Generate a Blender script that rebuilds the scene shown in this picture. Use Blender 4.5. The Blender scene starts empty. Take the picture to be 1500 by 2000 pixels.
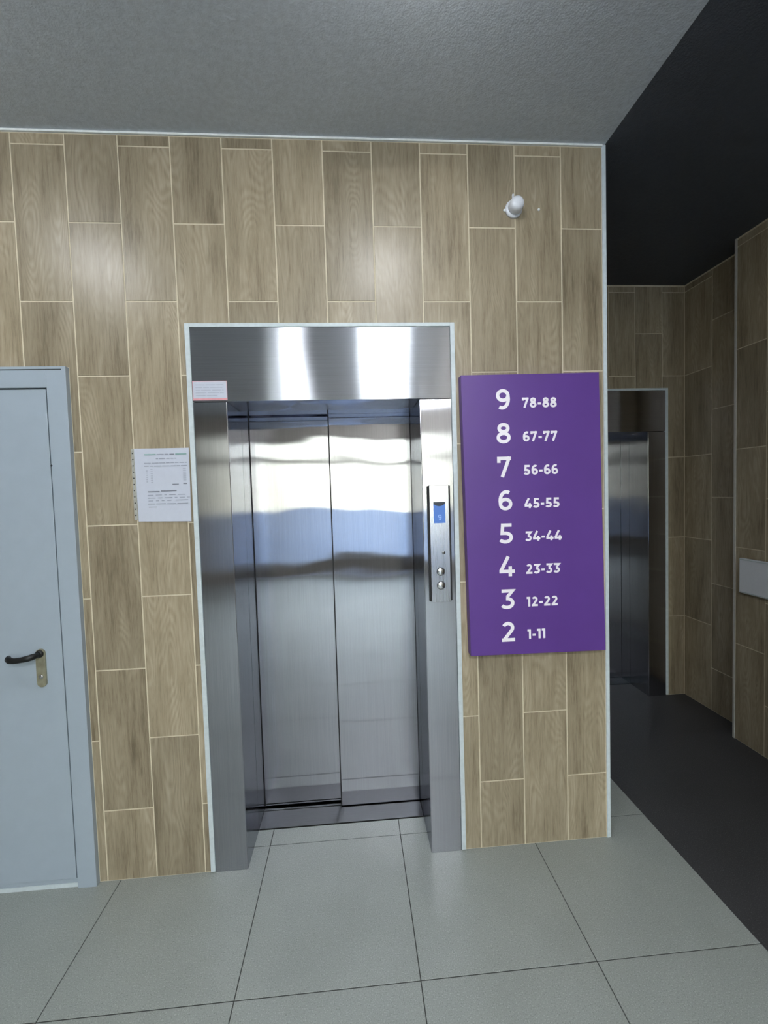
import bpy, bmesh, math, random
from mathutils import Matrix, Vector

random.seed(7)
SC = bpy.context.scene
COL = SC.collection

# ------------------------------------------------------------------ camera
cd = bpy.data.cameras.new('camera')
cam = bpy.data.objects.new('camera', cd)
COL.objects.link(cam)
SC.camera = cam
cd.sensor_fit = 'VERTICAL'
cd.sensor_height = 36.0
cd.lens = 853.255 * 36.0 / 2000.0
cd.clip_start = 0.02
cam.matrix_world = Matrix(((0.9970, 0.0331, -0.0702, 1.2978),
                           (-0.0716, 0.0417, -0.9966, -1.8751),
                           (-0.0301, 0.9986, 0.0439, 1.6187),
                           (0, 0, 0, 1)))

# ------------------------------------------------------------------ world, sun, exposure
SKY = 1.75                # overcast daylight
LAMP_FRONT = 4.5
FILL_REAR = 30.0  # strength of the strong fill lamps added behind the camera
FILL_MILD = 11.0  # weaker added fill lamp, also behind the camera
wd = bpy.data.worlds.new('sky')
SC.world = wd
wd.use_nodes = True
wt = wd.node_tree
for n in list(wt.nodes):
    wt.nodes.remove(n)
w_out = wt.nodes.new('ShaderNodeOutputWorld')
w_bg = wt.nodes.new('ShaderNodeBackground')
w_tc = wt.nodes.new('ShaderNodeTexCoord')
w_sep = wt.nodes.new('ShaderNodeSeparateXYZ')
w_ramp = wt.nodes.new('ShaderNodeValToRGB')
el = w_ramp.color_ramp.elements
el[0].position, el[0].color = 0.0, (1.0, 0.94, 0.80, 1)
el[1].position, el[1].color = 1.0, (0.40, 0.58, 0.95, 1)
e = el.new(0.12); e.color = (1.0, 0.965, 0.87, 1)
e = el.new(0.40); e.color = (0.66, 0.79, 1.0, 1)
w_bg.inputs['Strength'].default_value = SKY
wt.links.new(w_tc.outputs['Generated'], w_sep.inputs[0])
wt.links.new(w_sep.outputs['Z'], w_ramp.inputs[0])
wt.links.new(w_ramp.outputs[0], w_bg.inputs['Color'])
wt.links.new(w_bg.outputs[0], w_out.inputs['Surface'])

vs = SC.view_settings
vs.view_transform = 'Standard'
vs.look = 'None'
vs.gamma = 1.0
vs.use_curve_mapping = False
vs.exposure = 3.08
SC.cycles.use_denoising = True
SC.cycles.max_bounces = 10
SC.cycles.diffuse_bounces = 5
SC.cycles.glossy_bounces = 6
SC.cycles.transparent_max_bounces = 12
SC.cycles.sample_clamp_indirect = 6.0
SC.cycles.caustics_reflective = True

# ------------------------------------------------------------------ materials
def srgb(r, g, b):
    def f(c):
        c /= 255.0
        return c / 12.92 if c <= 0.04045 else ((c + 0.055) / 1.055) ** 2.4
    return (f(r), f(g), f(b), 1.0)


class NT:
    def __init__(s, name):
        s.m = bpy.data.materials.new(name)
        s.m.use_nodes = True
        s.t = s.m.node_tree
        for n in list(s.t.nodes):
            s.t.nodes.remove(n)
        s.out = s.n('ShaderNodeOutputMaterial')

    def n(s, kind, **kw):
        nd = s.t.nodes.new(kind)
        for k, v in kw.items():
            if k.startswith('i_'):
                key = k[2:].replace('_', ' ')
                nd.inputs[key].default_value = v
            else:
                setattr(nd, k, v)
        return nd

    def l(s, a, b):
        s.t.links.new(a, b)

    def bsdf(s, **kw):
        p = s.n('ShaderNodeBsdfPrincipled')
        for k, v in kw.items():
            p.inputs[k.replace('_', ' ')].default_value = v
        s.l(p.outputs[0], s.out.inputs['Surface'])
        return p

    def ramp(s, stops, fac):
        r = s.n('ShaderNodeValToRGB')
        el = r.color_ramp.elements
        el[0].position, el[0].color = stops[0]
        el[1].position, el[1].color = stops[-1]
        for p, c in stops[1:-1]:
            e = el.new(p)
            e.color = c
        s.l(fac, r.inputs[0])
        return r.outputs[0]

    def bump(s, h, strength, dist, p):
        b = s.n('ShaderNodeBump')
        b.inputs['Strength'].default_value = strength
        b.inputs['Distance'].default_value = dist
        s.l(h, b.inputs['Height'])
        s.l(b.outputs[0], p.inputs['Normal'])


def m_plain(name, col, rough=0.5, metal=0.0, noise=0.06, scale=60.0, bump=0.0):
    m = NT(name)
    p = m.bsdf(Roughness=rough, Metallic=metal)
    tc = m.n('ShaderNodeTexCoord')
    nz = m.n('ShaderNodeTexNoise', i_Scale=scale, i_Detail=4.0)
    m.l(tc.outputs['Object'], nz.inputs['Vector'])
    lo = tuple(c * (1 - noise) for c in col[:3]) + (1,)
    hi = tuple(min(1, c * (1 + noise)) for c in col[:3]) + (1,)
    m.l(m.ramp([(0.3, lo), (0.7, hi)], nz.outputs['Fac']), p.inputs['Base Color'])
    if bump:
        m.bump(nz.outputs['Fac'], 0.5, bump, p)
    return m.m


def m_wood_tile(name):
    """Wood-look porcelain: long grain, cathedral rings, per-tile tone."""
    m = NT(name)
    p = m.bsdf(Roughness=0.34)
    p.inputs['Specular IOR Level'].default_value = 0.5
    tc = m.n('ShaderNodeTexCoord')
    oi = m.n('ShaderNodeObjectInfo')
    off = m.n('ShaderNodeVectorMath', operation='SCALE')
    cmb = m.n('ShaderNodeCombineXYZ')
    rnd1 = m.n('ShaderNodeMath', operation='MULTIPLY')
    rnd1.inputs[1].default_value = 37.0
    m.l(oi.outputs['Random'], rnd1.inputs[0])
    m.l(rnd1.outputs[0], cmb.inputs[0]); m.l(rnd1.outputs[0], cmb.inputs[1]); m.l(rnd1.outputs[0], cmb.inputs[2])
    add = m.n('ShaderNodeVectorMath', operation='ADD')
    m.l(tc.outputs['Object'], add.inputs[0]); m.l(cmb.outputs[0], add.inputs[1])

    def mapped(sx, sz):
        mp = m.n('ShaderNodeMapping')
        mp.inputs['Scale'].default_value = (sx, sx, sz)
        m.l(add.outputs[0], mp.inputs['Vector'])
        return mp.outputs[0]
    broad = m.n('ShaderNodeTexNoise', i_Scale=1.0, i_Detail=3.0, i_Roughness=0.55)
    m.l(mapped(14, 2.2), broad.inputs['Vector'])
    streak = m.n('ShaderNodeTexNoise', i_Scale=1.0, i_Detail=6.0, i_Roughness=0.65)
    m.l(mapped(95, 5.0), streak.inputs['Vector'])
    fine = m.n('ShaderNodeTexNoise', i_Scale=1.0, i_Detail=4.0, i_Roughness=0.7)
    m.l(mapped(330, 22.0), fine.inputs['Vector'])
    # cathedral figure: bands of a stretched noise field
    fld = m.n('ShaderNodeTexNoise', i_Scale=1.0, i_Detail=1.5, i_Roughness=0.4)
    m.l(mapped(7.5, 1.7), fld.inputs['Vector'])
    mul = m.n('ShaderNodeMath', operation='MULTIPLY')
    mul.inputs[1].default_value = 170.0
    m.l(fld.outputs['Fac'], mul.inputs[0])
    jit = m.n('ShaderNodeMath', operation='MULTIPLY_ADD')
    jit.inputs[1].default_value = 5.0
    m.l(streak.outputs['Fac'], jit.inputs[0]); m.l(mul.outputs[0], jit.inputs[2])
    sn = m.n('ShaderNodeMath', operation='SINE')
    m.l(jit.outputs[0], sn.inputs[0])
    # figure shows only in patches
    patch = m.ramp([(0.47, (0, 0, 0, 1)), (0.62, (1, 1, 1, 1))], broad.outputs['Fac'])
    fig = m.n('ShaderNodeMath', operation='MULTIPLY')
    m.l(sn.outputs[0], fig.inputs[0]); m.l(patch, fig.inputs[1])
    # sum
    s1 = m.n('ShaderNodeMath', operation='MULTIPLY_ADD'); s1.inputs[1].default_value = 0.048
    m.l(fig.outputs[0], s1.inputs[0])
    s0 = m.n('ShaderNodeMath', operation='MULTIPLY_ADD'); s0.inputs[1].default_value = 0.38
    m.l(broad.outputs['Fac'], s0.inputs[0])  # broad tone
    s2 = m.n('ShaderNodeMath', operation='MULTIPLY_ADD'); s2.inputs[1].default_value = 0.34
    m.l(streak.outputs['Fac'], s2.inputs[0])
    s3 = m.n('ShaderNodeMath', operation='MULTIPLY'); s3.inputs[1].default_value = 0.24
    m.l(fine.outputs['Fac'], s3.inputs[0])
    m.l(s3.outputs[0], s2.inputs[2]); m.l(s2.outputs[0], s0.inputs[2]); m.l(s0.outputs[0], s1.inputs[2])
    c = m.ramp([(0.34, srgb(108, 95, 74)), (0.46, srgb(146, 133, 109)), (0.55, srgb(160, 147, 123)), (0.68, srgb(175, 162, 139))],
               s1.outputs[0])
    # per tile brightness
    pt = m.n('ShaderNodeMapRange')
    pt.inputs['To Min'].default_value = 0.86
    pt.inputs['To Max'].default_value = 1.12
    m.l(oi.outputs['Random'], pt.inputs['Value'])
    hsv = m.n('ShaderNodeHueSaturation')
    hsv.inputs['Saturation'].default_value = 0.95
    m.l(pt.outputs[0], hsv.inputs['Value'])
    m.l(c, hsv.inputs['Color'])
    m.l(hsv.outputs[0], p.inputs['Base Color'])
    m.bump(s2.outputs[0], 0.35, 0.0006, p)
    return m.m


def m_speckle(name, base, dark, light, rough, scale=420.0, cloud=0.06):
    m = NT(name)
    p = m.bsdf(Roughness=rough)
    g = m.n('ShaderNodeNewGeometry')
    v = m.n('ShaderNodeTexNoise', i_Scale=scale, i_Detail=2.0, i_Roughness=0.6)
    m.l(g.outputs['Position'], v.inputs['Vector'])
    c = m.ramp([(0.30, dark), (0.43, base), (0.57, base), (0.70, light)], v.outputs['Fac'])
    cl = m.n('ShaderNodeTexNoise', i_Scale=3.0, i_Detail=5.0, i_Roughness=0.6)
    m.l(g.outputs['Position'], cl.inputs['Vector'])
    mr = m.n('ShaderNodeMapRange')
    mr.inputs['From Min'].default_value = 0.3
    mr.inputs['From Max'].default_value = 0.7
    mr.inputs['To Min'].default_value = 1 - cloud
    mr.inputs['To Max'].default_value = 1 + cloud
    m.l(cl.outputs['Fac'], mr.inputs['Value'])
    hs = m.n('ShaderNodeHueSaturation')
    m.l(c, hs.inputs['Color']); m.l(mr.outputs[0], hs.inputs['Value'])
    m.l(hs.outputs[0], p.inputs['Base Color'])
    rr = m.n('ShaderNodeMapRange')
    rr.inputs['To Min'].default_value = rough - 0.06
    rr.inputs['To Max'].default_value = rough + 0.08
    m.l(cl.outputs['Fac'], rr.inputs['Value']); m.l(rr.outputs[0], p.inputs['Roughness'])
    return m.m


def m_plaster(name, col, rough=0.85, bump=0.0025):
    m = NT(name)
    p = m.bsdf(Roughness=rough)
    g = m.n('ShaderNodeNewGeometry')
    a = m.n('ShaderNodeTexNoise', i_Scale=55.0, i_Detail=5.0, i_Roughness=0.6)
    b = m.n('ShaderNodeTexNoise', i_Scale=170.0, i_Detail=3.0)
    m.l(g.outputs['Position'], a.inputs['Vector']); m.l(g.outputs['Position'], b.inputs['Vector'])
    s = m.n('ShaderNodeMath', operation='ADD')
    m.l(a.outputs['Fac'], s.inputs[0]); m.l(b.outputs['Fac'], s.inputs[1])
    lo = tuple(c * 0.93 for c in col[:3]) + (1,)
    hi = tuple(c * 1.07 for c in col[:3]) + (1,)
    m.l(m.ramp([(0.35, lo), (0.65, hi)], a.outputs['Fac']), p.inputs['Base Color'])
    m.bump(s.outputs[0], 0.6, bump, p)
    return m.m


def m_steel(name, along, across, tangent, col, wav=0.002, wscale=(2.0, 2.0, 2.0), brush=(400, 400, 3)):
    """Brushed stainless sheet; reflections stretch along `tangent` (alpha `along`), stay crisp across; gentle oil-canning."""
    m = NT(name)
    rough = math.sqrt(math.sqrt(along * across))
    p = m.n('ShaderNodeBsdfAnisotropic', distribution='BECKMANN')
    p.inputs['Anisotropy'].default_value = -(1.0 - math.sqrt(across / along))
    m.l(p.outputs[0], m.out.inputs['Surface'])
    g = m.n('ShaderNodeNewGeometry')

    def mapped(sc, detail):
        mp = m.n('ShaderNodeMapping')
        mp.inputs['Scale'].default_value = sc
        m.l(g.outputs['Position'], mp.inputs['Vector'])
        t_ = m.n('ShaderNodeTexNoise', i_Scale=1.0, i_Detail=detail)
        m.l(mp.outputs[0], t_.inputs['Vector'])
        return t_.outputs['Fac']
    br = mapped(brush, 4.0)
    lo = tuple(c * 0.90 for c in col[:3]) + (1,)
    hi = tuple(min(1, c * 1.05) for c in col[:3]) + (1,)
    m.l(m.ramp([(0.3, lo), (0.7, hi)], br), p.inputs['Color'])
    rr = m.n('ShaderNodeMapRange')
    rr.inputs['To Min'].default_value = rough * 0.9
    rr.inputs['To Max'].default_value = rough * 1.1
    m.l(br, rr.inputs['Value']); m.l(rr.outputs[0], p.inputs['Roughness'])
    tv = m.n('ShaderNodeCombineXYZ')
    for i in range(3):
        tv.inputs[i].default_value = tangent[i]
    m.l(tv.outputs[0], p.inputs['Tangent'])
    if wav:
        m.bump(mapped(wscale, 0.5), 1.0, wav, p)
    return m.m


def m_emit(name, col, strength):
    m = NT(name)
    e = m.n('ShaderNodeEmission')
    e.inputs['Color'].default_value = col
    e.inputs['Strength'].default_value = strength
    m.l(e.outputs[0], m.out.inputs['Surface'])
    return m.m


def m_glass(name):
    m = NT(name)
    tr = m.n('ShaderNodeBsdfTransparent')
    tr.inputs['Color'].default_value = (0.93, 0.97, 0.95, 1)
    gl = m.n('ShaderNodeBsdfGlossy')
    gl.inputs['Roughness'].default_value = 0.02
    fr = m.n('ShaderNodeFresnel')
    fr.inputs['IOR'].default_value = 1.45
    mx = m.n('ShaderNodeMixShader')
    m.l(fr.outputs[0], mx.inputs[0]); m.l(tr.outputs[0], mx.inputs[1]); m.l(gl.outputs[0], mx.inputs[2])
    m.l(mx.outputs[0], m.out.inputs['Surface'])
    return m.m


M = {}
M['tile'] = m_wood_tile('wood_look_tile')
M['grout'] = m_plain('cream_grout', srgb(206, 196, 172), 0.8)
M['floor_tile'] = m_speckle('grey_porcelain', srgb(145, 150, 145), srgb(116, 121, 117), srgb(172, 176, 171), 0.36, 260.0)
M['floor_grout'] = m_plain('dark_floor_grout', srgb(58, 60, 58), 0.9)
M['dark_floor'] = m_speckle('black_speckled_floor', srgb(58, 58, 60), srgb(38, 38, 40), srgb(94, 94, 96), 0.5, 260.0, 0.10)
M['ceiling'] = m_plaster('grey_ceiling_paint', srgb(190, 197, 205))
M['dark_ceiling'] = m_plaster('black_ceiling_paint', srgb(72, 76, 84), 0.7)
M['plain_wall'] = m_plaster('pale_wall_paint', srgb(150, 145, 136))
M['trim'] = m_plain('pale_metal_trim', srgb(196, 206, 210), 0.4)
M['grey_trim'] = m_plain('grey_tile_edge', srgb(190, 188, 182), 0.45)
M['bead'] = m_plain('white_ceiling_bead', srgb(228, 233, 232), 0.6)
M['door'] = m_plain('white_door_paint', srgb(158, 170, 181), 0.38, noise=0.02, scale=18)
M['door_gap_shade'] = m_plain('painted_gap_shade', srgb(52, 58, 62), 0.8)  # dark colour standing in for shade in the door gaps
M['black_plastic'] = m_plain('black_lever_plastic', srgb(12, 12, 13), 0.5)
M['brass'] = m_plain('worn_brass', srgb(156, 153, 132), 0.42, 0.5, 0.2, 40)
STEEL = srgb(184, 185, 192)
M['steel_header'] = m_steel('brushed_steel_header', 0.26, 0.010, (0, 0, 1), STEEL, 0.0050, (1.6, 1.6, 2.6), (3, 300, 420))
M['steel_jamb'] = m_steel('brushed_steel_jamb', 0.09, 0.007, (1, 0, 0), STEEL, 0.0012, (4, 4, 2.5), (420, 300, 3))
M['steel_door'] = m_steel('brushed_steel_door', 0.10, 0.0035, (1, 0, 0), STEEL, 0.0017, (3.0, 3.0, 7.0), (420, 300, 3))
M['steel_reveal'] = m_steel('brushed_steel_reveal', 0.07, 0.008, (0, 1, 0), srgb(176, 178, 184), 0.0006, (3, 3, 3), (300, 420, 3))
M['steel_sill'] = m_steel('dull_steel_sill', 0.22, 0.08, (1, 0, 0), srgb(66, 67, 68), 0.0004, (6, 6, 6), (8, 300, 300))
M['steel_plate'] = m_steel('satin_steel_plate', 0.12, 0.05, (1, 0, 0), srgb(205, 205, 210), 0.0, (1, 1, 1), (420, 300, 5))
M['steel_button'] = m_plain('polished_button', srgb(222, 222, 224), 0.22, 1.0, 0.02)
M['dark_gap'] = m_plain('dark_gap', srgb(24, 24, 27), 0.7)
M['purple'] = m_plain('purple_sign_face', srgb(92, 57, 138), 0.42, 0.0, 0.03, 9)
M['white_vinyl'] = m_plain('white_vinyl', srgb(244, 240, 246), 0.5, noise=0.01)
M['paper'] = m_plain('white_paper', srgb(190, 195, 208), 0.6, noise=0.015)
M['sleeve'] = m_plain('clear_sleeve_strip', srgb(168, 168, 162), 0.25, noise=0.12, scale=120)
M['ink'] = m_plain('grey_ink', srgb(150, 155, 168), 0.8)
M['ink_dark'] = m_plain('dark_ink', srgb(124, 128, 140), 0.8)
M['ink_green'] = m_plain('green_ink', srgb(130, 164, 160), 0.8)
M['ink_pale'] = m_plain('pale_ink', srgb(168, 174, 188), 0.8)
M['red_line'] = m_plain('pink_border_ink', srgb(214, 150, 158), 0.7)
M['white_plastic'] = m_plain('white_plastic', srgb(222, 226, 234), 0.35, noise=0.015)
M['lcd'] = m_emit('blue_backlit_display', srgb(88, 124, 190), 0.15)
M['lcd_digit'] = m_emit('pale_blue_digit', srgb(138, 170, 226), 0.155)
M['lcd_dark'] = m_plain('dark_display_mask', srgb(34, 44, 62), 0.3)
M['glass'] = m_glass('window_glass')
M['alu'] = m_plain('grey_aluminium_frame', srgb(34, 36, 40), 0.4, 0.2)
M['pavement'] = m_speckle('pavement', srgb(128, 134, 146), srgb(110, 114, 124), srgb(146, 152, 164), 0.85, 30.0)
M['lamp_front'] = m_emit('lamp_diffuser', (0.97, 0.99, 1.0, 1), LAMP_FRONT)
M['fill_mild'] = m_emit('lamp_diffuser', (0.95, 0.98, 1.0, 1), FILL_MILD)
M['fill_rear'] = m_emit('lamp_diffuser', (0.95, 0.98, 1.0, 1), FILL_REAR)

# ------------------------------------------------------------------ mesh helpers
def link(name, bm, mat, parent=None, smooth=False):
    me = bpy.data.meshes.new(name)
    bmesh.ops.recalc_face_normals(bm, faces=bm.faces[:])
    bm.to_mesh(me)
    bm.free()
    if smooth:
        for f in me.polygons:
            f.use_smooth = True
    me.materials.append(mat)
    o = bpy.data.objects.new(name, me)
    COL.objects.link(o)
    if parent:
        o.parent = parent
    return o


def add_box(bm, x0, x1, y0, y1, z0, z1, bev=0.0):
    vs_ = [bm.verts.new(c) for c in ((x0, y0, z0), (x1, y0, z0), (x1, y1, z0), (x0, y1, z0),
                                     (x0, y0, z1), (x1, y0, z1), (x1, y1, z1), (x0, y1, z1))]
    fs = [bm.faces.new([vs_[i] for i in q]) for q in
          ((0, 3, 2, 1), (4, 5, 6, 7), (0, 1, 5, 4), (1, 2, 6, 5), (2, 3, 7, 6), (3, 0, 4, 7))]
    if bev:
        es = list({e for f in fs for e in f.edges})
        bmesh.ops.bevel(bm, geom=es, offset=bev, segments=2, profile=0.5, affect='EDGES')


def boxes(name, mat, parent, *bs, bev=0.0):
    bm = bmesh.new()
    for b in bs:
        add_box(bm, *b, bev=bev)
    return link(name, bm, mat, parent)


def lathe(name, mat, parent, prof, seg=32):
    """prof: (radius, -y) pairs; axis along -y (out of the wall)."""
    bm = bmesh.new()
    rings = []
    for r, d in prof:
        if r < 1e-6:
            rings.append([bm.verts.new((0, -d, 0))])
        else:
            rings.append([bm.verts.new((r * math.cos(2 * math.pi * i / seg), -d, r * math.sin(2 * math.pi * i / seg)))
                          for i in range(seg)])
    for a, b in zip(rings, rings[1:]):
        for i in range(seg):
            j = (i + 1) % seg
            if len(a) == 1 and len(b) == 1:
                continue
            if len(a) == 1:
                bm.faces.new((a[0], b[j], b[i]))
            elif len(b) == 1:
                bm.faces.new((a[i], a[j], b[0]))
            else:
                bm.faces.new((a[i], a[j], b[j], b[i]))
    for r in (rings[0], rings[-1]):
        if len(r) > 2:
            bm.faces.new(r)
    return link(name, bm, mat, parent, True)


def tube(name, mat, parent, path, seg=14):
    """path: (point, half-height, half-depth) rings, capped."""
    bm = bmesh.new()
    rings = []
    n = len(path)
    for k, (pt, a, b) in enumerate(path):
        p = Vector(pt)
        t = (Vector(path[min(k + 1, n - 1)][0]) - Vector(path[max(k - 1, 0)][0])).normalized()
        up = Vector((0, 0, 1))
        if abs(t.z) > 0.9:
            up = Vector((1, 0, 0))
        s = t.cross(up).normalized()
        u = s.cross(t).normalized()
        rings.append([bm.verts.new(p + u * a * math.sin(2 * math.pi * i / seg) + s * b * math.cos(2 * math.pi * i / seg))
                      for i in range(seg)])
    for A, B in zip(rings, rings[1:]):
        for i in range(seg):
            j = (i + 1) % seg
            bm.faces.new((A[i], A[j], B[j], B[i]))
    bm.faces.new(rings[0]); bm.faces.new(rings[-1])
    return link(name, bm, mat, parent, True)


def arc(cx, cy, rx, ry, a0, a1, n=18):
    return [(cx + rx * math.cos(math.radians(a0 + (a1 - a0) * k / n)), cy + ry * math.sin(math.radians(a0 + (a1 - a0) * k / n)))
            for k in range(n + 1)]


def glyph(ch, s, wx):
    """Stroke skeletons of a round geometric sans, unit height; s = half stroke."""
    t, w = 1 - s, 0.62
    if ch == '0':
        st = [arc(.31, .5, .31 - s / wx, .5 - s, 0, 360, 36)]
    elif ch == '1':
        w = .36
        st = [[(.24, 0), (.24, 1)], [(.0, t), (.24, t)]]
    elif ch == '2':
        st = [arc(.30, .70, .255 - s / wx + .02, .30 - s, 155, -38) + [(s / wx + .06, s * 1.25)], [(.02, s), (.60, s)]]
    elif ch == '3':
        st = [[(.05, t), (.53, t), (.29, .60)], arc(.285, .305, .325 - s / wx, .305 - s, 90, -150), [(.24, .61 - s), (.30, .61 - s)]]
    elif ch == '4':
        w = .70
        st = [[(.42, 1), (.09, .25 + s * .3)], [(.02, .25), (.70, .25)], [(.50, 0), (.50, .50)]]
    elif ch == '5':
        st = [[(.10, t), (.56, t)], [(.10 + s / wx, 1), (.07 + s / wx, .60 - s), (.28, .60 - s)],
              arc(.28, .30, .33 - s / wx, .30 - s, 92, -150)]
    elif ch in '69':
        bowl = arc(.325, .315, .295 - s / wx, .315 - s, 0, 360, 32)
        tail = arc(.36, .48, .34 - s / wx, .52 - s, 62, 195)
        st = [bowl, tail]
        if ch == '9':
            st = [[(.64 - x, 1 - y) for x, y in q] for q in st]
    elif ch == '7':
        st = [[(.0, t), (.60, t)], [(.54, t + s * .9), (.21, 0)], [(s / wx, t + s), (s / wx, .70)]]
    elif ch == '8':
        st = [arc(.31, .745, .265 - s / wx, .255 - s, 0, 360, 30), arc(.31, .29, .305 - s / wx, .29 - s, 0, 360, 32)]
    else:
        w = .36
        st = [[(.02, .40), (.34, .40)]]
    return st, w


def lettering(name, body, mat, parent, h, loc, align='LEFT', s=0.085, wx=1.16, gap=0.085, depth=0.0008):
    """White cut-out figures facing -y, one flat piece per word."""
    glyphs, x = [], 0.0
    for ch in body:
        st, w = glyph(ch, s, wx)
        glyphs.append((st, x))
        x += w * wx + gap
    total = x - gap
    x0 = -total / 2 if align == 'CENTER' else 0.0
    bm = bmesh.new()
    for st, gx0 in glyphs:
        for qi, q in enumerate(st):
            P = [Vector((gx0 + x0 + px * wx, pz)) for px, pz in q]
            closed = (P[0] - P[-1]).length < 1e-4
            if closed:
                P = P[:-1]
            n = len(P)
            L, R = [], []
            for k in range(n):
                if closed:
                    a_, b_ = P[k - 1], P[(k + 1) % n]
                else:
                    a_, b_ = P[max(k - 1, 0)], P[min(k + 1, n - 1)]
                d1 = (P[k] - a_).normalized() if (P[k] - a_).length > 1e-6 else (b_ - P[k]).normalized()
                d2 = (b_ - P[k]).normalized() if (b_ - P[k]).length > 1e-6 else d1
                t_ = (d1 + d2).normalized()
                nr = Vector((-t_.y, t_.x))
                m_ = s / max(0.45, nr.dot(Vector((-d1.y, d1.x))))
                L.append(P[k] + nr * m_)
                R.append(P[k] - nr * m_)
            def ring(y):
                return [(bm.verts.new((l_.x * h, y, l_.y * h)), bm.verts.new((r_.x * h, y, r_.y * h))) for l_, r_ in zip(L, R)]
            F_, B_ = ring(-depth - 0.00025 * qi), ring(0.0)
            for k in range(n if closed else n - 1):
                j = (k + 1) % n
                bm.faces.new((F_[k][0], F_[k][1], F_[j][1], F_[j][0]))
                bm.faces.new((F_[k][0], F_[j][0], B_[j][0], B_[k][0]))
                bm.faces.new((F_[k][1], B_[k][1], B_[j][1], F_[j][1]))
    o = link(name, bm, mat, parent)
    o.location = loc
    return o


def thing(name, label, cat, loc=(0, 0, 0), group=None):
    o = bpy.data.objects.new(name, None)
    COL.objects.link(o)
    o.location = loc
    o.empty_display_size = 0.05
    o['label'] = label
    o['category'] = cat
    if group:
        o['group'] = group
    return o


def struct(o, label=None):
    o['kind'] = 'structure'
    if label:
        o['label'] = label
    return o


# ------------------------------------------------------------------ tiles
JOINT = 0.0052
_tile_cache = {}


def tile_mesh(w, h, joint, name):
    """Tile face towards -y, centred, 1.5 mm proud of the grout, eased edges."""
    key = (round(w, 3), round(h, 3), joint, name)
    if key in _tile_cache:
        return _tile_cache[key]
    a, b = w / 2 - joint / 2, h / 2 - joint / 2
    c = 0.0008
    bm = bmesh.new()
    rings = []
    for dx, y in ((0, 0.0015), (0, 0.0006), (c, 0.0)):
        rings.append([bm.verts.new((sx * (a - dx), y, sz * (b - dx))) for sx, sz in ((-1, -1), (1, -1), (1, 1), (-1, 1))])
    for A, B in zip(rings, rings[1:]):
        for i in range(4):
            j = (i + 1) % 4
            bm.faces.new((A[i], A[j], B[j], B[i]))
    bm.faces.new(rings[-1])
    bm.faces.new(rings[0][::-1])
    bmesh.ops.recalc_face_normals(bm, faces=bm.faces[:])
    me = bpy.data.meshes.new(name)
    bm.to_mesh(me)
    bm.free()
    _tile_cache[key] = me
    return me


def put_tile(name, parent, mat, M4, u0, u1, v0, v1, joint):
    """M4 maps (u, depth, v) to world."""
    w, h = u1 - u0, v1 - v0
    if w < joint * 1.6 or h < joint * 1.6:
        return
    me = tile_mesh(w, h, joint, name)
    if not me.materials:
        me.materials.append(mat)
    o = bpy.data.objects.new(name, me)
    COL.objects.link(o)
    o.parent = parent
    # a hair of unevenness from tile to tile
    o.matrix_local = M4 @ Matrix.Translation(((u0 + u1) / 2, random.uniform(-0.0003, 0.0002), (v0 + v1) / 2))


def put_notched(name, parent, mat, M4, u0, u1, v0, v1, un, vn, side, joint):
    """A tile cut round an opening: lower corner (side -1 left, +1 right) taken out up to (un, vn)."""
    cu, cv = (u0 + u1) / 2, (v0 + v1) / 2
    e = joint / 2
    bm = bmesh.new()
    rings = []
    for dx, y in ((0, 0.0015), (0, 0.0006), (0.0008, 0.0)):
        d = e + dx
        if side < 0:
            pts = [(un + d, v0 + d), (u1 - d, v0 + d), (u1 - d, v1 - d), (u0 + d, v1 - d), (u0 + d, vn + d), (un + d, vn + d)]
        else:
            pts = [(u0 + d, v0 + d), (un - d, v0 + d), (un - d, vn + d), (u1 - d, vn + d), (u1 - d, v1 - d), (u0 + d, v1 - d)]
        rings.append([bm.verts.new((a - cu, y, b - cv)) for a, b in pts])
    for A, B in zip(rings, rings[1:]):
        for i in range(6):
            j = (i + 1) % 6
            bm.faces.new((A[i], A[j], B[j], B[i]))
    bm.faces.new(rings[-1])
    bm.faces.new(rings[0][::-1])
    o = link(name, bm, mat, parent)
    o.matrix_local = M4 @ Matrix.Translation((cu, 0, cv))


def cut_tile(name, parent, mat, M4, rect, holes, joint):
    u0, u1, v0, v1 = rect
    for (a, b, c, d) in holes:
        if b <= u0 + 1e-4 or a >= u1 - 1e-4 or d <= v0 + 1e-4 or c >= v1 - 1e-4:
            continue
        left, right = a <= u0 + 1e-4, b >= u1 - 1e-4
        if d >= v1 - 1e-4:                      # cut over the whole height
            if left and right:
                return
            rest = [h_ for h_ in holes if h_ != (a, b, c, d)]
            if left:
                cut_tile(name, parent, mat, M4, (b, u1, v0, v1), rest, joint)
            else:
                cut_tile(name, parent, mat, M4, (u0, a, v0, v1), rest, joint)
            return
        if left and right:
            put_tile(name, parent, mat, M4, u0, u1, d, v1, joint)
        elif left:
            put_notched(name, parent, mat, M4, u0, u1, v0, v1, b, d, -1, joint)
        else:
            put_notched(name, parent, mat, M4, u0, u1, v0, v1, a, d, 1, joint)
        return
    put_tile(name, parent, mat, M4, u0, u1, v0, v1, joint)


ROWS_A = [0.0, 0.612, 1.217, 1.821, 2.425, 3.034, 3.0775]
ROWS_B = [0.0, 0.307, 0.912, 1.519, 2.127, 2.734, 3.0775]


def tile_wall(parent, M4, edges, first, holes=()):
    for k in range(len(edges) - 1):
        rows = ROWS_A if (k + first) % 2 == 0 else ROWS_B
        for v0, v1 in zip(rows, rows[1:]):
            cut_tile('tile', parent, M['tile'], M4, (edges[k], edges[k + 1], v0, v1), holes, JOINT)


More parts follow.
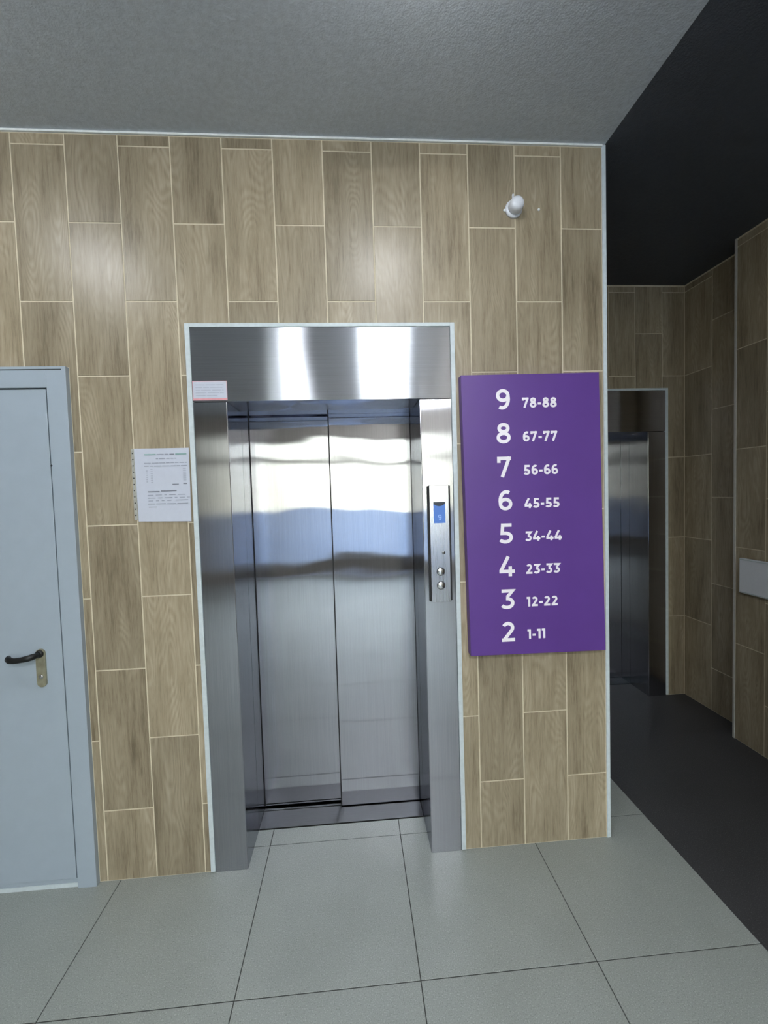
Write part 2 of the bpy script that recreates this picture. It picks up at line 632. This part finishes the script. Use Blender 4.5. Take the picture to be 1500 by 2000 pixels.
H = 3.086
XL, XR, YB = -2.6, 3.66, -6.3
YR = 1.26                     # rear wall with the second lift
XE = 2.4335                   # right end of the front wall
EX = 1.194                    # centre of the near lift
EX2 = EX + 1.911              # centre of the far lift
HW = 0.5600                   # half of outer trim width
HT = 2.335

# ------------------------------------------------------------------ large structure
floor = struct(boxes('floor', M['floor_grout'], None, (XL, 2.6735, YB, 1.9, -0.12, -0.0015)))
gx = [-2.6, -2.18, -1.562, -0.956, -0.350, 0.257, 0.863, 1.470, 2.077, 2.675]
gy = [1.345, 0.731, 0.118, -0.505, -1.112, -1.719, -2.326, -2.933, -3.540, -4.147, -4.754, -5.361, -5.968, -6.3]
Mf = Matrix(((1, 0, 0, 0), (0, 0, 1, 0), (0, -1, 0, 0), (0, 0, 0, 1)))   # (u, d, v) -> (u, v, -d)
for i in range(len(gx) - 1):
    for j in range(len(gy) - 1):
        if gy[j] > 0.2 and gx[i + 1] < 2.4 and not (gx[i] > 0.2 and gx[i + 1] < 2.1 and gy[j + 1] < 0.2):
            continue
        y1 = gy[j]
        if gx[i + 1] < 2.1 and gy[j + 1] < 0.2 and gy[j] > 0.2:
            y1 = 0.218
        put_tile('floor_tile', floor, M['floor_tile'], Mf, gx[i], gx[i + 1], gy[j + 1], y1, 0.0034)

floor2 = struct(boxes('floor', M['dark_floor'], None, (2.6735, 3.9, YB, 1.9, -0.12, 0.0)))

ceiling = struct(boxes('ceiling', M['ceiling'], None, (XL, 2.4295, YB, 0.0, H, H + 0.12)))
ceiling2 = struct(boxes('ceiling', M['dark_ceiling'], None, (2.4295, 3.9, YB, 1.9, H, H + 0.12)))

G = 0.0015
EL_HOLE = (EX - HW, EX + HW, -1, HT)
DOOR_X1, DOOR_Z1 = 0.170, 2.162
DOOR_X0 = -0.890
front = struct(boxes('wall_front', M['grout'], None,
                     (XL, DOOR_X0, G, 0.30, 0.0, H), (DOOR_X1, EX - HW, G, 0.30, 0.0, H),
                     (DOOR_X0, DOOR_X1, G, 0.30, DOOR_Z1, H),
                     (EX - HW, EX + HW, G, 0.30, HT, H), (EX + HW, XE - 0.004, G, 0.30, 0.0, H)))
EYE = Matrix.Identity(4)
edges = [0.203 * i for i in range(-13, 12)] + [XE - 0.0165]
# column 0-0.203 carries joints at 3.034, 2.425 ...
tile_wall(front, EYE, edges, 1, (EL_HOLE, (DOOR_X0, DOOR_X1, -1, DOOR_Z1)))

# shaft wall that runs back from the front wall to the rear wall
side = struct(boxes('wall_shaft', M['grout'], None, (2.20, XE - 0.004, 0.3, YR, 0.0, H)))
Ms = Matrix(((0, -1, 0, XE - 0.0055), (1, 0, 0, 0), (0, 0, 1, 0), (0, 0, 0, 1)))    # faces +x, u -> y
tile_wall(side, Ms, [0.014, 0.203, 0.406, 0.609, 0.812, 1.015, 1.218, YR - 0.002], 0)

rear = struct(boxes('wall_rear', M['grout'], None,
                    (2.20, EX2 - HW, YR + G, YR + 0.30, 0.0, H), (EX2 + HW, 3.9, YR + G, YR + 0.30, 0.0, H),
                    (EX2 - HW, EX2 + HW, YR + G, YR + 0.30, HT, H)))
Mr = Matrix.Translation((0, YR, 0))
redges = [XE, 2.603, 2.806, 3.009, 3.212, 3.415, 3.624, 3.800]
tile_wall(rear, Mr, redges, 0, ((EX2 - HW, EX2 + HW, -1, HT),))

# right walls: a near one with an outer corner, and a recessed one beyond it
XF = 3.80
YC = 0.674
rfar = struct(boxes('wall_right', M['grout'], None, (XF + G, XF + 0.1, YC + 0.006, YR + 0.3, 0.0, H)))
Mx = Matrix(((0, 1, 0, XF), (-1, 0, 0, 0), (0, 0, 1, 0), (0, 0, 0, 1)))   # faces -x, u -> -y
tile_wall(rfar, Mx, [-YR, -1.010, -0.807, -YC - 0.004], 0)
rnear = struct(boxes('wall_right', M['grout'], None, (XR + G, XR + 0.24, YB, YC - 0.002, 0.0, H)))
Mn = Matrix(((0, 1, 0, XR), (-1, 0, 0, 0), (0, 0, 1, 0), (0, 0, 0, 1)))
tile_wall(rnear, Mn, [-YC + 0.008] + [-0.468 + 0.203 * k for k in range(0, 16)], 0)
# return of the near right wall (faces the rear)
struct(boxes('trim_3', M['grey_trim'], None, (XR - 0.004, XR + 0.006, YC - 0.010, YC + 0.004, 0.0, H - 0.001)))

struct(boxes('wall_left', M['plain_wall'], None, (XL - 0.2, XL, YB, 0.0, 0.0, H)))
# white bead under the ceiling, pale edging on the end of the front wall
struct(boxes('trim_1', M['bead'], None, (XL, XE - 0.0165, -0.008, 0.0012, 3.0775, H - 0.0005)))
struct(boxes('trim_2', M['trim'], None, (XE - 0.0165, XE, -0.004, 0.012, 0.0, H - 0.0005), bev=0.0012))

# ---- glazed entrance behind the photographer
WT = 2.72
backw = struct(boxes('wall_back', M['plain_wall'], None,
                     (XL, -0.12, YB - 0.2, YB, 0.0, H), (0.50, 1.45, YB - 0.2, YB, 0.0, H),
                     (2.42, 2.72, YB - 0.2, YB, 0.0, H), (3.55, 3.9, YB - 0.2, YB, 0.0, H),
                     (-0.12, 0.50, YB - 0.2, YB, WT, H), (1.45, 2.42, YB - 0.2, YB, WT, H), (2.72, 3.55, YB - 0.2, YB, WT, H)))
# unseen wall added behind the camera to keep lobby light off the passage
struct(boxes('wall_light_blocker', M['plain_wall'], None, (2.4295, 2.60, YB, -1.90, 0.0, H)))


def glazing(name, x0, x1, posts, rails, place=None):
    """posts: (centre, half width); built facing +y at y = 0, then placed."""
    w = struct(bpy.data.objects.new(name, None))
    COL.objects.link(w)
    y0, y1 = -0.12, -0.06
    boxes('window_frame', M['alu'], w, (x0, x0 + 0.05, y0, y1, 0.0, WT), (x1 - 0.05, x1, y0, y1, 0.0, WT),
          (x0 + 0.05, x1 - 0.05, y0, y1, WT - 0.05, WT), (x0 + 0.05, x1 - 0.05, y0, y1, 0.0, 0.30))
    cuts = [(x0 + 0.05, 0.0)] + list(posts) + [(x1 - 0.05, 0.0)]
    for p, hw in posts:
        boxes('mullion', M['alu'], w, (p - hw, p + hw, y0, y1, 0.30, WT - 0.05))
    for (pa, ha), (pb, hb) in zip(cuts, cuts[1:]):
        a2, b2 = pa + ha, pb - hb
        zs = [0.30] + list(rails) + [WT - 0.05]
        for r in rails:
            boxes('transom', M['alu'], w, (a2, b2, y0, y1, r - 0.04, r + 0.04))
        for z0, z1 in zip(zs, zs[1:]):
            boxes('pane', M['glass'], w, (a2, b2, -0.093, -0.087,
                                          z0 + (0.04 if z0 in rails else 0), z1 - (0.04 if z1 in rails else 0)))
    w.matrix_world = place if place else Matrix.Translation((0, YB, 0))
    return w


glazing('window_1', 1.45, 2.42, [(1.80, 0.045)], [2.28])
glazing('window_2', -0.12, 0.50, [(0.11, 0.07)], [2.28])
glazing('window_3', 2.72, 3.55, [], [2.28])
for (lx, ly, rz, sx) in ((1.25, YB - 0.21, 0, 4.0),):
    pl = bpy.data.lights.new('daylight', 'AREA')
    pl.shape = 'RECTANGLE'
    pl.size, pl.size_y = sx, WT
    pl.cycles.is_portal = True
    po = bpy.data.objects.new('daylight', pl)
    COL.objects.link(po)
    po.location = (lx, ly, WT / 2)
    po.rotation_euler = (math.radians(90), 0, math.radians(rz))
struct(boxes('floor', M['pavement'], None, (-30, 34, YB - 40, YB - 0.2, -0.25, -0.10)))

# ------------------------------------------------------------------ ceiling lamps (front pair just above the frame, rear ones added as fill)
def lamp(x, y, label, diffuser):
    t = thing('ceiling_lamp', label, 'lamp', (x, y, H), 'round ceiling lamps of the lobby')
    prof_b = [(0.0, 0.0), (0.12, 0.0), (0.12, 0.045), (0.11, 0.048), (0.0, 0.048)]
    prof_d = [(0.0, 0.0481), (0.14, 0.0481), (0.152, 0.066), (0.145, 0.085), (0.10, 0.102), (0.0, 0.108)]
    for nm, pr, mt in (('lamp_base', prof_b, M['white_plastic']), ('diffuser', prof_d, M[diffuser])):
        o = lathe(nm, mt, t, pr, 40)
        o.rotation_euler = (math.radians(90), 0, 0)
    return t


lamp(1.52, -0.95, 'round white ceiling lamp above the lift doors, out of frame', 'lamp_front')
lamp(-0.16, -0.95, 'round white ceiling lamp above the white door, out of frame', 'lamp_front')
lamp(1.80, -3.30, 'added round fill lamp in the middle of the lobby, unseen, behind the viewer on the right', 'fill_rear')  # this and the next ones are added to brighten the lobby
lamp(0.68, -3.30, 'added round fill lamp in the middle of the lobby, unseen, behind the viewer on the left', 'fill_mild')
lamp(1.80, -5.00, 'added round fill lamp close to the glazed entrance, unseen, far behind the viewer', 'fill_rear')

# ------------------------------------------------------------------ lift doorway
def make_lift(x, y, label):
    t = thing('elevator_doorway', label, 'elevator', (x, y, 0), 'stainless lift doorways')
    o2 = 0.5405
    op = 0.4045
    hb = 2.0165
    boxes('frame_trim', M['trim'], t,
          (-HW, -o2 - 0.0005, -0.008, 0.02, 0.006, HT), (o2 + 0.0005, HW, -0.008, 0.02, 0.006, HT),
          (-o2 - 0.0005, o2 + 0.0005, -0.008, 0.02, HT - 0.0155, HT), bev=0.001)
    boxes('header_panel', M['steel_header'], t, (-o2, o2, -0.004, 0.22, hb, HT - 0.016), bev=0.0012)
    for s in (-1, 1):
        a, b = sorted((s * o2, s * op))
        boxes('jamb', M['steel_jamb'], t, (a, b, -0.004, 0.2185, 0.0, hb - 0.0025), bev=0.002)
        # thin return strip lining the inside of the jamb
        a, b = sorted((s * op, s * (op - 0.0012)))
        boxes('jamb_lining', M['steel_reveal'], t, (a, b, -0.0025, 0.2185, 0.001, hb - 0.003))
        a, b = sorted((s * (op + 0.03), s * (op - 0.0015)))
        boxes('landing_frame_side', M['steel_reveal'], t, (a, b, 0.2205, 0.45, 0.001, hb + 0.03))
    boxes('landing_frame_head', M['steel_reveal'], t, (-op, op, 0.2215, 0.328, hb + 0.002, hb + 0.06))
    boxes('sill', M['steel_sill'], t, (-op + 0.002, op - 0.002, 0.2195, 0.338, -0.02, 0.004),
          (-op + 0.002, op - 0.002, 0.343, 0.46, -0.02, 0.004), bev=0.001)
    boxes('sill_groove', M['dark_gap'], t, (-op + 0.002, op - 0.002, 0.338, 0.343, -0.02, -0.004))
    boxes('door_panel', M['steel_door'], t, (-op + 0.004, 0.004, 0.366, 0.396, 0.012, hb + 0.05), bev=0.0015)
    boxes('door_panel', M['steel_door'], t, (-0.004, op - 0.002, 0.331, 0.361, 0.008, hb + 0.05), bev=0.0015)
    boxes('panel_gap_strip', M['dark_gap'], t, (-0.0085, -0.0045, 0.334, 0.365, 0.012, hb + 0.04),  # near-black strips filling the gaps at the panel edges
          (-op, -op + 0.0035, 0.366, 0.40, 0.008, hb + 0.04))
    boxes('shaft_back', M['dark_gap'], t, (-op - 0.03, op + 0.03, 0.46, 0.47, -0.02, hb + 0.1))
    return t


lift1 = make_lift(EX, 0.0, 'wide stainless lift doorway in the wood-tiled front wall, beside the purple sign')


def dup(root, loc, label):
    r = root.copy()
    COL.objects.link(r)
    r.location = loc
    r['label'] = label
    for ch in list(root.children):
        c = ch.copy()
        COL.objects.link(c)
        c.parent = r
        for g in list(ch.children):
            d = g.copy()
            COL.objects.link(d)
            d.parent = c
    return r


lift2 = dup(lift1, (EX2, YR, 0), 'dim stainless lift doorway deep in the dark passage, half hidden behind the wall corner')

# ------------------------------------------------------------------ white service door
door = bpy.data.objects.new('door_1', None)
COL.objects.link(door)
struct(door, 'white painted metal service door at the left edge')
LX1, LZ1, LZ0 = 0.0885, 2.0725, 0.0415
LX0 = DOOR_X0 + (DOOR_X1 - LX1)
dfr = boxes('door_frame', M['door'], door,
            (DOOR_X0, LX0 - 0.006, -0.022, 0.06, 0.0, DOOR_Z1), (LX1 + 0.006, DOOR_X1, -0.022, 0.06, 0.0, DOOR_Z1),
            (LX0 - 0.006, LX1 + 0.006, -0.022, 0.06, LZ1 + 0.006, DOOR_Z1),
            (LX0 - 0.006, LX1 + 0.006, -0.012, 0.06, 0.018, LZ0 - 0.004), bev=0.001)
boxes('groove_shade_line', M['door_gap_shade'], dfr, (DOOR_X0 + 0.02, DOOR_X1 - 0.016, -0.0226, -0.0215, DOOR_Z1 - 0.0145, DOOR_Z1 - 0.0105))  # dark strip painting the shadow line along the frame top
boxes('door_gap_shade', M['door_gap_shade'], dfr, (LX0 - 0.006, LX1 + 0.006, -0.008, 0.006, LZ0 - 0.003, LZ1 + 0.006))  # dark sheet behind the leaf, paints the shade in the gap
boxes('threshold', M['trim'], door, (LX0 - 0.006, LX1 + 0.006, -0.014, 0.06, 0.0, 0.018))
leaf = boxes('door_leaf', M['door'], door, (LX0, LX1, -0.019, -0.0085, LZ0, LZ1), bev=0.0012)
# plate with rounded ends
bm = bmesh.new()
pts = []
pw, pz0, pz1 = 0.0185, 0.867, 1.025
for k in range(13):
    a = math.pi * k / 12
    pts.append((0.0065 + pw * math.cos(a), pz1 - pw + pw * math.sin(a)))
for k in range(13):
    a = math.pi + math.pi * k / 12
    pts.append((0.0065 + pw * math.cos(a), pz0 + pw + pw * math.sin(a)))
fr_ = [bm.verts.new((x_, -0.026, z_)) for x_, z_ in pts]
bk_ = [bm.verts.new((x_, -0.0188, z_)) for x_, z_ in pts]
bm.faces.new(fr_); bm.faces.new(bk_[::-1])
for k in range(len(pts)):
    j = (k + 1) % len(pts)
    bm.faces.new((fr_[k], bk_[k], bk_[j], fr_[j]))
link('handle_plate', bm, M['brass'], leaf)
ro = lathe('handle_rose', M['black_plastic'], leaf, [(0.0, 0.0262), (0.0155, 0.0262), (0.0155, 0.032), (0.012, 0.036), (0.0, 0.036)], 24)
ro.location = (0.006, 0, 1.006)
tube('lever_handle', M['black_plastic'], leaf,
     [((0.006, -0.030, 1.006), 0.011, 0.011), ((0.006, -0.050, 1.006), 0.011, 0.011), ((0.001, -0.064, 1.006), 0.0125, 0.011),
      ((-0.013, -0.070, 1.003), 0.0120, 0.010), ((-0.038, -0.071, 0.999), 0.0110, 0.009), ((-0.062, -0.071, 0.997), 0.0115, 0.009),
      ((-0.080, -0.069, 0.999), 0.0130, 0.010), ((-0.092, -0.061, 1.001), 0.0135, 0.010), ((-0.098, -0.049, 1.002), 0.0110, 0.009)])
lc = lathe('lock_cylinder', M['steel_button'], leaf, [(0.0, 0.0262), (0.0085, 0.0262), (0.0085, 0.030), (0.006, 0.0315), (0.0, 0.0315)], 20)
lc.location = (0.0075, 0, 0.912)
lathe('frame_screw', M['door_gap_shade'], dfr, [(0.0, 0.0), (0.004, 0.0), (0.003, 0.002), (0.0, 0.002)], 12).location = (LX1 + 0.0065, -0.022, 1.768)

# ------------------------------------------------------------------ purple floor directory
sign = thing('floor_directory_sign', 'purple floor directory board with white numbers right of the lift doors', 'sign', (1.768, -0.001, 0.894))
SD = 0.044
C4 = [(0.017, 0.007), (0.623, 0.0), (0.603, 1.214), (-0.001, 1.208)]   # face corners (local)
bm = bmesh.new()
ff = [bm.verts.new((x_, -SD, z_)) for x_, z_ in C4]
fb = [bm.verts.new((x_, 0, z_)) for x_, z_ in C4]
bm.faces.new(ff); bm.faces.new(fb[::-1])
for k in range(4):
    j = (k + 1) % 4
    bm.faces.new((ff[k], fb[k], fb[j], ff[j]))
bmesh.ops.bevel(bm, geom=bm.edges[:], offset=0.0016, segments=2, profile=0.5, affect='EDGES')
link('board', bm, M['purple'], sign)
NUM = [('9', '78-88'), ('8', '67-77'), ('7', '56-66'), ('6', '45-55'), ('5', '34-44'), ('4', '23-33'), ('3', '12-22'), ('2', '1-11')]
for k, (a, b) in enumerate(NUM):
    zc = 1.999 - 0.1427 * k - 0.894
    xa = 1.9455 + 0.0009 * k - 1.768
    lettering('floor_number', a, M['white_vinyl'], sign, 0.0865, (xa, -SD, zc - 0.0432), 'CENTER', 0.085)
    xb = 2.0290 + 0.0011 * k - 1.768
    lettering('apartment_range', b, M['white_vinyl'], sign, 0.0425, (xb, -SD, zc - 0.0365), 'LEFT', 0.105, 1.12, 0.10)

# ------------------------------------------------------------------ paper notice in a punched sleeve
note = thing('paper_notice', 'white printed notice in a punched plastic sleeve left of the lift frame', 'notice', (0.396, -0.0005, 1.524))
bm = bmesh.new()
q = [(0.016, 0.006), (0.229, 0.0), (0.233, 0.305), (0.012, 0.306)]
N = 10
grid = []
for i in range(N + 1):
    row = []
    for j in range(N + 1):
        u, v = i / N, j / N
        x_ = (1 - v) * ((1 - u) * q[0][0] + u * q[1][0]) + v * ((1 - u) * q[3][0] + u * q[2][0])
        z_ = (1 - v) * ((1 - u) * q[0][1] + u * q[1][1]) + v * ((1 - u) * q[3][1] + u * q[2][1])
        row.append(bm.verts.new((x_, -0.003 - 0.004 * u * u, z_)))
    grid.append(row)
for i in range(N):
    for j in range(N):
        bm.faces.new((grid[i][j], grid[i + 1][j], grid[i + 1][j + 1], grid[i][j + 1]))
ext = bmesh.ops.extrude_face_region(bm, geom=bm.faces[:])
for v in [g for g in ext['geom'] if isinstance(g, bmesh.types.BMVert)]:
    v.co.y += 0.0012
sheet = link('sheet', bm, M['paper'], note)
strip = boxes('binder_strip', M['sleeve'], note, (0.0, 0.0135, -0.0030, -0.0018, 0.012, 0.305))
for k in range(11):
    boxes('punch_hole', M['dark_gap'], strip, (0.0035, 0.0085, -0.0034, -0.0029, 0.030 + k * 0.0255, 0.0345 + k * 0.0255))


def ink(mat, name, segs, h=0.0034):
    bm = bmesh.new()
    for x0, x1, z in segs:
        ym = -0.0036 - 0.004 * ((x1 - 0.013) / 0.22) ** 2
        add_box(bm, x0, x1, ym - 0.0003, ym + 0.0006, z, z + h)
    o = link(name, bm, mat, note)
    o['kind'] = 'stuff'
    return o


def words(x0, x1, z, lo=0.008, hi=0.03, gap=0.004):
    out, x = [], x0
    while x < x1 - 0.004:
        w = min(random.uniform(lo, hi), x1 - x)
        out.append((x, x + w, z))
        x += w + gap
    return out


ink(M['ink_green'], 'heading_print', [(0.052, 0.098, 0.278), (0.178, 0.222, 0.278)], 0.005)
ink(M['ink'], 'heading_print', [(0.102, 0.13, 0.2785), (0.134, 0.15, 0.2785)] + words(0.098, 0.18, 0.261), 0.004)
ink(M['ink_dark'], 'heading_print', [(0.154, 0.172, 0.2785)], 0.004)
ink(M['ink'], 'body_print', words(0.05, 0.222, 0.244) + words(0.05, 0.222, 0.2315), 0.003)
ink(M['ink_pale'], 'table_print',
    [(0.056, 0.062, 0.212 - 0.009 * k) for k in range(6)] + [(0.074, 0.082, 0.218 - 0.009 * k) for k in range(7)] +
    [(0.205, 0.217, 0.219 - 0.008 * k) for k in range(7)], 0.004)
ink(M['ink_dark'], 'table_print', [(0.160, 0.185, 0.154), (0.204, 0.219, 0.156)], 0.0045)
ink(M['ink_dark'], 'subheading_print', [(0.060, 0.106, 0.1255), (0.112, 0.175, 0.1275)], 0.0045)
ink(M['ink'], 'body_print', words(0.058, 0.222, 0.112, 0.01, 0.05, 0.01) + words(0.058, 0.228, 0.100, 0.01, 0.05, 0.01) +
    words(0.060, 0.160, 0.0885, 0.01, 0.03, 0.012) + [(0.170, 0.220, 0.0895)] + words(0.058, 0.226, 0.0755, 0.02, 0.05, 0.006) +
    [(0.060, 0.092, 0.0625)], 0.0032)

# ------------------------------------------------------------------ small label on the lift header
lab = thing('instruction_label', 'small white label with pink border at lower left of the lift header', 'label', (0.655, -0.0045, 2.022))
lb = boxes('label_sheet', M['paper'], lab, (0.0, 0.139, -0.0012, 0.0, 0.0, 0.079))
boxes('label_border', M['red_line'], lab, (0.0, 0.139, -0.0016, -0.0011, 0.0, 0.008), (0.0, 0.139, -0.0016, -0.0011, 0.0765, 0.079),
      (0.0, 0.002, -0.0016, -0.0011, 0.008, 0.0765), (0.137, 0.139, -0.0016, -0.0011, 0.008, 0.0765))
bm = bmesh.new()
for k in range(5):
    for x0, x1, z in words(0.012, 0.125 - 0.02 * (k == 4), 0.062 - 0.011 * k, 0.012, 0.05, 0.004):
        add_box(bm, x0, x1, -0.0016, -0.0011, z, z + 0.0028)
link('label_print', bm, M['ink_pale'], lab)['kind'] = 'stuff'

# ------------------------------------------------------------------ call panel on the right jamb
cp = thing('call_panel', 'narrow steel call panel with blue display on the right lift jamb', 'panel', (1.667, -0.0045, 1.138))
boxes('back_box', M['dark_gap'], cp, (-0.050, 0.050, -0.009, 0.0, 0.004, 0.504))
boxes('face_plate', M['steel_plate'], cp, (-0.0425, 0.0425, -0.016, -0.0088, 0.0, 0.507), bev=0.0015)
disp = boxes('display', M['lcd'], cp, (-0.0255, 0.0255, -0.0168, -0.0155, 0.343, 0.432))
bm = bmesh.new()
rim = [(-0.0255, 0.434), (0.0255, 0.434)] + [(0.0255 - 0.051 * k / 12, 0.426 - 0.010 * math.sin(math.pi * k / 12)) for k in range(13)]
fa = [bm.verts.new((x_, -0.0175, z_)) for x_, z_ in rim]
ba = [bm.verts.new((x_, -0.0160, z_)) for x_, z_ in rim]
bm.faces.new(fa); bm.faces.new(ba[::-1])
for k in range(len(rim)):
    j = (k + 1) % len(rim)
    bm.faces.new((fa[k], ba[k], ba[j], fa[j]))
link('display_mask', bm, M['lcd_dark'], disp)
lettering('display_digit', '9', M['lcd_digit'], disp, 0.024, (0.001, -0.0168, 0.356), 'CENTER', 0.07, 1.0, 0.08, 0.0003)
for z in (0.133, 0.073):
    bt = lathe('call_button', M['steel_button'], cp, [(0.0, 0.0158), (0.0165, 0.0158), (0.0165, 0.019), (0.0145, 0.0205), (0.0, 0.0212)], 28)
    bt.location = (0.0, 0, z)
    cr = lathe('button_ring', M['dark_gap'], bt, [(0.0, 0.0155), (0.0182, 0.0155), (0.0182, 0.0166), (0.0, 0.0166)], 28)
ks = lathe('key_switch', M['steel_button'], cp, [(0.0, 0.0158), (0.0075, 0.0158), (0.007, 0.019), (0.0, 0.0192)], 20)
ks.location = (0.014, 0, 0.2145)
boxes('key_slot', M['dark_gap'], ks, (-0.0012, 0.0012, -0.0197, -0.0188, -0.004, 0.004))

# ------------------------------------------------------------------ white wall detector and plugs
det = thing('wall_detector', 'small white domed detector high on the wood-tiled wall', 'detector', (2.022, -0.0005, 2.809))
lathe('base_ring', M['white_plastic'], det, [(0.0, 0.0), (0.037, 0.0), (0.037, 0.008), (0.033, 0.014), (0.0, 0.014)], 36)
dome = lathe('dome', M['white_plastic'], det, [(0.0, 0.0), (0.0285, 0.0), (0.0300, 0.022), (0.0290, 0.033), (0.0245, 0.041), (0.015, 0.0455), (0.0, 0.047)], 36)
dome.location = (0.001, -0.0138, 0)
boxes('cable_stub', M['white_plastic'], det, (-0.006, 0.002, -0.010, -0.001, 0.033, 0.062), bev=0.002)
for (px, pz, lb_) in ((1.983, 2.806, 'cream plastic screw plug just left of the white detector'),
                      (2.134, 2.811, 'cream plastic screw plug right of the white detector')):
    t = lathe('screw_plug', M['bead'], None, [(0.0, 0.0), (0.0055, 0.0), (0.0055, 0.003), (0.003, 0.0045), (0.0, 0.0045)], 14)
    t.location = (px, -0.0003, pz)
    t['label'] = lb_
    t['category'] = 'plug'
    t['group'] = 'screw plugs beside the detector'

# ------------------------------------------------------------------ pale plate on the right wall
pp = thing('wall_plate', 'pale grey rectangular plate on the dark tiled right wall at the frame edge', 'plate', (XR - 0.0008, 0.615, 0.945))
boxes('plate', M['white_plastic'], pp, (-0.022, 0.0, -0.36, 0.0, 0.0, 0.212), bev=0.003)
for z_ in (0.004, 0.202):
    boxes('plate_lip', M['trim'], pp, (-0.025, -0.0215, -0.357, -0.003, z_, z_ + 0.006))
